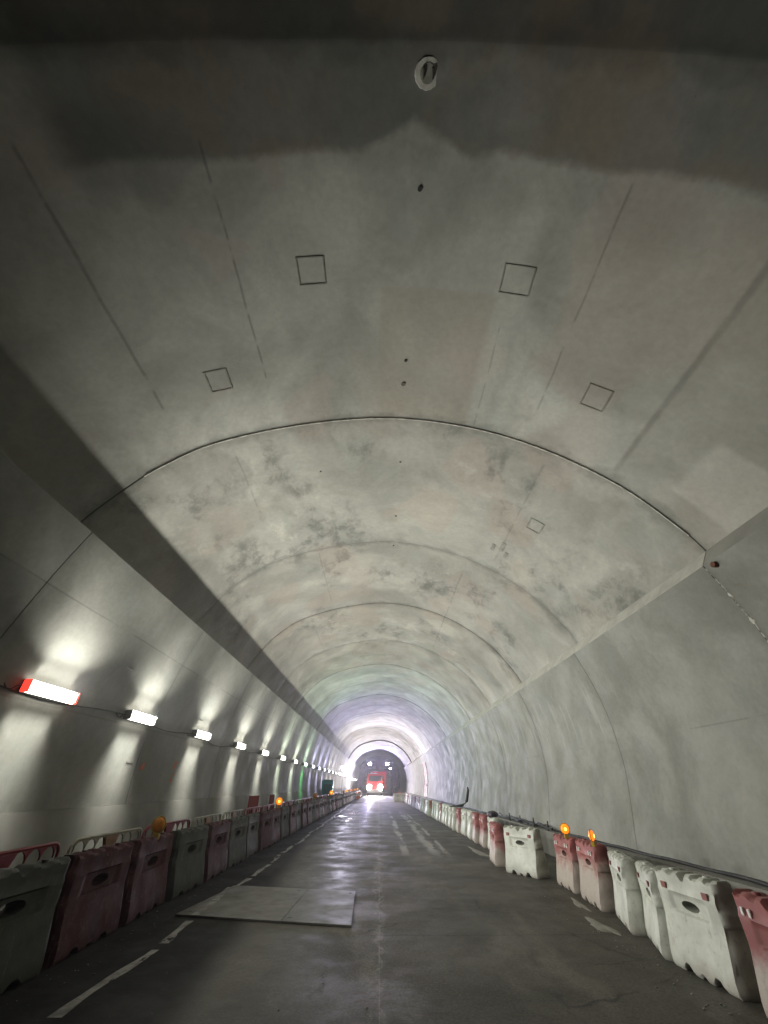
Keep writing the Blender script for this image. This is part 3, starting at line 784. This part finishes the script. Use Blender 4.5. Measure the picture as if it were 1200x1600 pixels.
# ------------------------------------------------------------------ wall lights
def lamp_emit(name, col, k=1.0): return emit(name, col, LAMP * k)
LM = {'pale': lamp_emit('wall_light_pale', (.95, 1, .88)), 'warm': lamp_emit('wall_light_white', (1, .965, .86)), 'green': lamp_emit('wall_light_green', (.55, 1, .62), .9),
      'blue': lamp_emit('wall_light_blueish', (.78, .76, 1), 1.0), 'white': lamp_emit('wall_light_far_white', (1, .93, .86), 1.2)}
LCOL = {'warm': (1, .99, .92), 'pale': (.88, 1, .83), 'green': (.74, 1, .76), 'blue': (.60, .57, 1), 'white': (1, .92, .87)}
LPOW = {'warm': 1, 'pale': 1, 'green': 1, 'blue': 1.3, 'white': .85}
def make_light(key, cap='grey_metal', L=1.3):
    t = thing('wall_light', '', 'wall light')
    bm = bmesh.new(); box(bm, -.065, .0, -L / 2 - .02, L / 2 + .02, -.10, .10, None, .01); obj('back_plate', bm, 'grey_metal', t)
    bm = bmesh.new(); box(bm, .003, .12, -L / 2, L / 2, -.105, .105, None, .03); obj('diffuser', bm, LM[key], t)
    for s in (-1, 1):
        bm = bmesh.new(); box(bm, -.03, .122, *sorted((s * (L / 2 + .003), s * (L / 2 + (.035 if cap == 'redcap' else .02)))), -.108, .108, None, .012); obj('end_cap', bm, cap, t)
    col = LCOL[key]; fk = 1.0
    for nm, loc, rot, e, sx, sy, sp in (('front_beam', (.14, 0, .02), (0, R(-90 - 27), 0), FRONT, .2, L, 150), ('up_beam', (.07, 0, .14), (0, R(180 + 1), 0), SIDE * .27, .16, L * .8, 66),
                                    ('down_beam', (.07, 0, -.14), (0, R(8), 0), SIDE * .95, .14, L * .8, 58)):
        ld = bpy.data.lights.new(nm, 'AREA'); ld.shape = 'RECTANGLE'; ld.size = sx; ld.size_y = sy; ld.energy = e * LPOW[key]; ld.spread = R(sp)
        ld.color = (.16, 1, .25) if (key == 'green' and nm == 'down_beam') else col
        lo = bpy.data.objects.new(nm, ld); C.objects.link(lo); lo.parent = t; lo.location = loc; lo.rotation_euler = rot
    bm = bmesh.new(); tube(bm, [(-.03, -L / 2 - .03, 0), (-.03, -L / 2 - .12, -.02), (-.05, -L / 2 - .2, -.10), (-.07, -L / 2 - .28, -.08), (-.09, -L / 2 - .36, .0)], .01, 6); obj('cable', bm, 'black', t)
    return t
lp = {k: None for k in LM}
ys = [8.27, 11.75, 16.1, 20.75, 25.4, 30.3, 35.1, 39.9, 44.7, 49.5, 54.3, 59.1, 63.9, 68.7, 73.5, 76.5, 79.5, 82.5, 85.5, 88.5, 136]  # last entry: unseen light added to lift the dark behind the gantry
for i, y in enumerate(ys):
    key = 'warm' if i < 5 else 'pale' if i < 7 else 'green' if i == 7 else 'blue' if i < 11 else 'white'
    zc = 3.47; x = wall_x(LEFTW, zc) + .085
    if i == 0: t = make_light('warm', 'redcap')
    elif lp[key] is None: t = lp[key] = make_light(key)
    else: t = dup(lp[key])
    t.location = (x, y, zc); t.rotation_euler = (0, R(0), rnd.uniform(-.02, .02))
    t['group'] = 'wall lights along the left tunnel wall'
    t['label'] = 'nearest wall light, long white tube with glowing red ends' if i == 0 else \
        ('%s white wall light from the near end of the left wall' % ORD[i] if i < 7 else
         'wall light throwing a green streak down the left wall' if i == 7 else
         '%s bluish wall light past the green one' % ORD[i - 8] if i < 11 else 'small bright wall light in the distant lit part of the left wall' if i < 20 else 'added unseen wall light brightening the tunnel behind the gantry')
# feed cable along the wall
bm = bmesh.new(); pts = []
for k in range(180):
    y = -8 + k * .6; z = 3.42 + .03 * math.sin(y * 1.3) - .02 * math.sin(y * .37); z -= .07 * math.sin(math.pi * ((y - 1.5) % 4.75) / 4.75) ** 2 * (1 + .6 * math.sin(y * .45)); pts.append((wall_x(LEFTW, z) + .03, y, z))
tube(bm, pts, .013, 6); tag(obj('power_cable', bm, 'black'), 'thin black cable linking the wall lights on the left wall', 'cable')
# long light bars far away
for k, (y0, y1) in enumerate(((93, 103), (104, 114), (115, 125))):
    t = thing('light_bar', ['nearest', 'middle', 'farthest'][k] + ' of three long glowing light bars on the far left wall', 'light bar', (-6.2, (y0 + y1) / 2, 3.15), 0, 'long light bars on the far left wall')
    bm = bmesh.new(); box(bm, 0, .12, -(y1 - y0) / 2, (y1 - y0) / 2, -.14, .14, None, .03); obj('tube', bm, 'bar_light', t)
    bm = bmesh.new(); box(bm, -.12, -.004, -(y1 - y0) / 2, (y1 - y0) / 2, -.10, .10); obj('back_plate', bm, 'grey_metal', t)

# floodlights
def floodlight(name, label, loc, aim, power, col, size=.5, h=0, spread=120, m='blue_white'):
    t = thing(name, label, 'floodlight', (loc[0], loc[1], loc[2] - h)); d = (Vector(aim) - Vector(loc)).normalized()
    q = d.to_track_quat('-Z', 'Y').to_matrix().to_4x4(); q.translation = Vector((0, 0, h))
    bm = bmesh.new(); box(bm, -size / 2, size / 2, -size / 2 * .8, size / 2 * .8, .01, .12, q, .01); obj('housing', bm, 'grey_metal', t)
    bm = bmesh.new(); box(bm, -size * .45, size * .45, -size * .36, size * .36, -.012, .006, q); obj('lens', bm, m, t)
    if h > .3:
        bm = bmesh.new(); cyl(bm, (0, 0, .0), (0, 0, h - size * .4), .04, .03, 10); obj('mast', bm, 'grey_metal', t)
        for k in range(3):
            bm = bmesh.new(); a = k * 2.1; cyl(bm, (0, 0, .7), (.6 * math.cos(a), .6 * math.sin(a), 0.02), .02, .02, 8); obj('leg', bm, 'grey_metal', t)
    ld = bpy.data.lights.new(name, 'AREA'); ld.energy = power; ld.color = col; ld.shape = 'SQUARE'; ld.size = size * .8; ld.spread = R(spread)
    lo = bpy.data.objects.new('beam', ld); C.objects.link(lo); lo.parent = t; q2 = q.copy(); q2.translation = Vector((0, 0, h)) + d * .03; lo.matrix_local = q2
    return t
floodlight('floodlight', 'bright bluish floodlight on a mast behind the far left barriers', (-5.3, 68.5, 4.1), (6.5, 60, 6.0), 1700, (.80, .77, 1), .6, 4.1, 120)

# ------------------------------------------------------------------ teal cabin
t = thing('toilet_cabin', 'teal plastic site cabin behind the far left barriers', 'cabin', (-5.75, 53.5, 0), R(4))
bm = bmesh.new(); box(bm, -.62, .62, -.62, .62, .12, 2.35, None, .03); obj('body', bm, 'teal', t)
bm = bmesh.new(); box(bm, -.42, .42, -.655, -.625, .2, 2.1, None, .01); d = obj('door', bm, 'teal_dark', t)
bm = bmesh.new(); box(bm, .26, .36, -.70, -.66, 1.1, 1.25, None, .01); obj('handle', bm, 'grey_metal', d)
bm = bmesh.new(); box(bm, -.68, .68, -.68, .68, 2.352, 2.44, None, .03); box(bm, -.5, .5, -.5, .5, 2.43, 2.52, None, .04); obj('roof', bm, 'teal', t)
bm = bmesh.new(); box(bm, -.66, .66, -.66, .66, .0, .118, None, .02); obj('base', bm, 'black', t)

# red boards standing behind the left fence
for k, (y, wd, h, lab) in enumerate(((21.6, .62, 1.62, 'wide maroon board above the left fence by the amber lamp'), (25.2, .35, 1.6, 'narrow maroon board above the left fence past the amber lamp'))):
    t = thing('sign_board', lab, 'sign board', (-5.55, y, 0), R(60), 'maroon boards behind the left fence')
    bm = bmesh.new(); box(bm, -wd / 2, wd / 2, -.02, .02, .9, h, None, .012); obj('panel', bm, 'fence_red', t)
    bm = bmesh.new(); cyl(bm, (0, .04, .03), (0, .04, h - .1), .025); box(bm, -.2, .2, -.16, .24, 0, .05, None, .01); obj('stand', bm, 'grey_metal', t)

# traffic cones in the far left
def cone():
    t = thing('traffic_cone', '', 'traffic cone')
    bm = bmesh.new(); cyl(bm, (0, 0, .05), (0, 0, .95), .17, .035, 18); obj('body', bm, 'orange', t)
    bm = bmesh.new(); cyl(bm, (0, 0, .45), (0, 0, .65), .128, .10, 18, False); obj('band', bm, 'refl_white', t)
    bm = bmesh.new(); box(bm, -.24, .24, -.24, .24, 0, .05, None, .015); obj('base', bm, 'black', t)
    return t
c0 = cone()
for k in range(12):
    c = c0 if k == 0 else dup(c0)
    side = k % 2 if k < 8 else 1
    c.location = ((-3.75 if k < 8 else 3.7) + rnd.uniform(-.1, .1), (82 + 3.2 * k) if k < 8 else (78 + 4 * (k - 8)), 0); c.scale = (1.1,) * 3
    c['label'] = ('tiny orange cone on the left of the far lit road' if k < 8 else 'tiny orange cone on the right of the far lit road'); c['group'] = 'orange cones by the far lit road'

# ------------------------------------------------------------------ right side clutter
bm = bmesh.new(); pts = []
for k in range(220):
    y = 3 + k * .35; pts.append((6.22 + .05 * math.sin(y * .8) + .03 * math.sin(y * 2.1), y, .69 + .012 * math.sin(y * 3) + .0))
tube(bm, pts, .032, 8); tag(obj('hose', bm, 'black'), 'black hose lying on the kerb behind the right barriers', 'hose')
bm = bmesh.new(); pts = []
for k in range(44):
    y = 17.6 + k * .17; pts.append((6.10 + .05 * math.sin(y * 2.3), y, .80 + .05 * math.sin(y * 3.1) - .03 * abs(math.sin(y * 1.3))))
tube(bm, pts, .035, 7)
for k in range(4):
    y = 18.2 + k * 1.7 + rnd.uniform(-.4, .4); cyl(bm, (6.10, y, .655), (6.10, y + rnd.uniform(-.1, .1), .88 + rnd.uniform(0, .1)), .03, .02, 6)
tag(obj('cable_rail', bm, 'black'), 'dark cable on short pegs along the kerb behind the turned white barrier', 'cable')
# black boot-shaped bag on the right row
bm = bmesh.new()
pts = [(-.9, 0, .06), (-.5, 0, .09), (-.15, 0, .13), (.05, 0, .25), (.13, 0, .5), (.2, 0, .78), (.2, 0, .95)]
rad = [.03, .07, .11, .15, .14, .11, .04]
prev = None
for p, r_ in zip(pts, rad):
    ring = [bm.verts.new((p[0] + (r_ * math.cos(a) * .6 if p[2] > .2 else 0) , p[1] + r_ * math.sin(a) * 1.0, p[2] + (r_ * math.cos(a) * (.3 if p[2] > .2 else 1)) * .6)) for a in (2 * math.pi * k / 14 for k in range(14))]
    if prev:
        for i in range(14): bm.faces.new((prev[i], prev[(i + 1) % 14], ring[(i + 1) % 14], ring[i]))
    else: bm.faces.new(ring[::-1])
    prev = ring
bm.faces.new(prev)
o = obj('black_sheet', bm, 'black', None, 60); o.location = (4.75, 26.6, .98); o.rotation_euler = (0, 0, R(-20)); tag(o, 'black crumpled sheet sticking up from the right barriers', 'sheet')
for k, (x, y, s, lab) in enumerate(((4.75, 19.0, .28, 'small dark sack on top of the pinkish right barriers'),)):
    bm = bmesh.new(); bmesh.ops.create_icosphere(bm, subdivisions=3, radius=1)
    for v in bm.verts:
        n = 1 + .12 * math.sin(v.co.x * 5) * math.cos(v.co.y * 6) + rnd.uniform(-.03, .03); v.co = Vector((v.co.x * s * 1.3 * n, v.co.y * s * .7 * n, v.co.z * s * .4 * n))
    o = obj('sack', bm, 'gantry', None, 60); o.location = (4.40, y, 1.08); o.rotation_euler = (0, 0, R(70)); tag(o, lab, 'sack')
# red-brown niche door on the right wall
t = thing('niche_door', 'tall red-brown steel door on the far right tunnel wall', 'door', (6.45, 70, 0))
P = [(wall_x(RIGHTW, z) - 6.45 - .04, z) for z in (.72, 1.2, 1.8, 2.4, 3.0, 3.6, 4.2, 4.6)]
P2 = P + [(x + .12, z) for x, z in P[::-1]]
d = obj('panel', strip(P2, -5.5, -1.2, 1), simple('red_brown_paint', (.15, .075, .065), .6), t)
bm = bmesh.new(); box(bm, .04, .14, -5.0, -4.9, 1.9, 2.1, None, .01); obj('handle', bm, 'grey_metal', d)
P3 = [(x - .03, z) for x, z in P] + [(x + .12, z) for x, z in P[::-1]]
for a in (-5.62, -1.18): obj('frame', strip(P3, a, a + .1, 1), 'grey_metal', t)

# orange spray marks on the left wall
def spray(y, z, sy, sz, lab):
    bm = bmesh.new()
    for k in range(3):
        N = 12; cy, cz = rnd.uniform(-.6, .6) * sy, rnd.uniform(-.6, .6) * sz; x = wall_x(LEFTW, z + cz) + .004
        ring = [(cy + sy * .5 * rnd.uniform(.6, 1) * math.cos(2 * math.pi * i / N), cz + sz * .4 * rnd.uniform(.6, 1) * math.sin(2 * math.pi * i / N)) for i in range(N)]
        A = [bm.verts.new((wall_x(LEFTW, z + b) + .004 + .001 * k, y + a, z + b)) for a, b in ring]; bm.faces.new(A)
    tag(obj('spray_mark', bm, 'orange_paint'), lab, 'paint mark', 'orange spray marks on the left wall')
spray(12.9, 2.45, .2, .22, 'faint orange spray mark on the left wall under the second light')
spray(15.05, 2.55, .17, .16, 'upper brighter orange spray mark under the third wall light')
spray(15.05, 2.18, .15, .15, 'lower orange spray mark under the third wall light')

# ------------------------------------------------------------------ gantry and truck at the far end
g = thing('formwork_gantry', 'dark arched formwork gantry filling the tunnel at its far end', 'gantry', (-.3, 116, 0))
def arc_pts(rx, rz, zc, n=22, a0=-12, a1=192): return [(rx * math.cos(R(a0 + (a1 - a0) * k / n)), zc + rz * math.sin(R(a0 + (a1 - a0) * k / n))) for k in range(n + 1)]
for y in (0, 2.6, 5.2, 7.8):
    bm = bmesh.new(); o1, i1 = arc_pts(4.7, 4.3, 2.6), arc_pts(4.1, 3.7, 2.6)
    V = [[bm.verts.new((x, yy, z)) for x, z in P] for P, yy in ((o1, y), (o1, y + .3), (i1, y + .3), (i1, y))]
    for a in range(4):
        A, B = V[a], V[(a + 1) % 4]
        for i in range(len(A) - 1): bm.faces.new((A[i], A[i + 1], B[i + 1], B[i]))
    for e in (0, -1): bm.faces.new([q[e] for q in V])
    obj('rib_or_band', bm, 'gantry', g)
bm = bmesh.new(); o1, i1 = arc_pts(4.85, 4.45, 2.6), arc_pts(4.72, 4.32, 2.6)
V = [[bm.verts.new((x, yy, z)) for x, z in P] for P, yy in ((o1, .1), (o1, 9), (i1, 9), (i1, .1))]
for a in range(4):
    A, B = V[a], V[(a + 1) % 4]
    for i in range(len(A) - 1): bm.faces.new((A[i], A[i + 1], B[i + 1], B[i]))
for e in (0, -1): bm.faces.new([q[e] for q in V])
obj('form_skin', bm, 'gantry', g)
for s in (-1, 1):
    for y in (.2, 7.6):
        bm = bmesh.new(); box(bm, s * 3.6 - .22, s * 3.6 + .22, y, y + .45, .0, 3.6, None, .02); obj('leg', bm, 'gantry', g)
    bm = bmesh.new(); box(bm, *sorted((s * 2.6, s * 4.1)), -.3, 8.5, 3.6, 3.75, None, .01)
    for q in range(5): cyl(bm, (s * 2.65, -.2 + q * 2, 3.75), (s * 2.65, -.2 + q * 2, 4.7), .03, .03, 6)
    cyl(bm, (s * 2.65, -.2, 4.7), (s * 2.65, 7.9, 4.7), .03, .03, 6); obj('walkway', bm, 'gantry', g)
bm = bmesh.new(); box(bm, -3.8, 3.8, .4, 8, 5.0, 5.3, None, .02); box(bm, -.5, .5, -.1, .3, 5.3, 6.7, None, .02); obj('top_deck', bm, 'gantry', g)
bm = bmesh.new(); box(bm, -1.3, 2.1, -.5, -.2, 4.0, 4.75, None, .03); box(bm, 1.5, 2.1, -.5, -.2, 1.2, 4.0, None, .03); box(bm, -.6, .6, -.4, -.2, 2.9, 3.2, None, .02); obj('red_portal', bm, 'red_steel', g)
for lab, x in (('left', -2.25), ('right', 2.0)):
    floodlight('gantry_floodlight', lab + ' of two starry blue-white floodlights on top of the gantry', (x, 115.4, 6.35), (x * 1.6, 100, 11), 1500, (.56, .50, 1), .75, 0, 165)
for x, z, lab in ((2.75, 5.4, 'small white work lamp below the right gantry floodlight'),):
    floodlight('work_lamp', lab, (x, 115.4, z), (x, 100, 2), 60, (1, .95, .95), .35, 0, 140)

tr = thing('truck', 'red truck with dazzling headlights in front of the gantry', 'truck', (-.95, 111.0, 0)); tr.scale = (1.45, 1.45, 1.45)
bm = bmesh.new(); box(bm, -1.2, 1.2, 0, 1.9, .9, 2.9, None, .12); cab = obj('cab', bm, 'red_steel', tr)
bm = bmesh.new(); box(bm, -1.02, 1.02, -.02, .03, 1.85, 2.65, None, .02); obj('windscreen', bm, 'glass', cab)
bm = bmesh.new(); box(bm, -1.22, 1.22, -.14, .3, .42, .88, None, .04); obj('bumper', bm, 'cover_white', tr)
for s in (-1, 1):
    bm = bmesh.new(); cyl(bm, (s * .92, -.19, 1.15), (s * .92, .02, 1.15), .33, .33, 18); obj('headlight', bm, 'head', tr)
    for y in (.7, 3.6, 4.8):
        bm = bmesh.new(); cyl(bm, (s * .95, y, .5), (s * 1.22, y, .5), .5, .5, 20); obj('wheel', bm, 'black', tr)
bm = bmesh.new(); cyl(bm, (0, 2.2, 2.0), (0, 4.2, 2.3), .8, 1.15, 20); cyl(bm, (0, 4.2, 2.3), (0, 5.6, 2.6), 1.15, .6, 20); obj('drum', bm, 'cover_white', tr)
bm = bmesh.new(); box(bm, -.9, .9, 1.9, 5.8, .7, .95); obj('chassis', bm, 'gantry', tr)
ld = bpy.data.lights.new('headlight_beam', 'AREA'); ld.energy = 1200; ld.color = (1, .93, .85); ld.shape = 'RECTANGLE'; ld.size = 2; ld.size_y = .2; ld.spread = R(120)
lo = bpy.data.objects.new('headlight_beam', ld); C.objects.link(lo); lo.parent = tr; lo.location = (0, -.3, 1.1); lo.rotation_euler = (R(80), 0, R(180))

# ------------------------------------------------------------------ dusty tunnel air
HAZE = .0015
if HAZE:
    bm = bmesh.new(); box(bm, -10, 10, Y0 - 2, Y1 + 3, -1.5, 11.5)
    m = bpy.data.materials.new('dusty_air'); m.use_nodes = True; m.node_tree.nodes.clear()
    mo = m.node_tree.nodes.new('ShaderNodeOutputMaterial'); pv = m.node_tree.nodes.new('ShaderNodeVolumePrincipled')
    pv.inputs['Color'].default_value = (.92, .92, .95, 1); pv.inputs['Density'].default_value = HAZE; pv.inputs['Anisotropy'].default_value = .35
    m.node_tree.links.new(pv.outputs[0], mo.inputs['Volume'])
    hz = obj('haze', bm, m, None, 0); hz['kind'] = 'stuff'; hz['label'] = 'thin dusty air filling the tunnel'
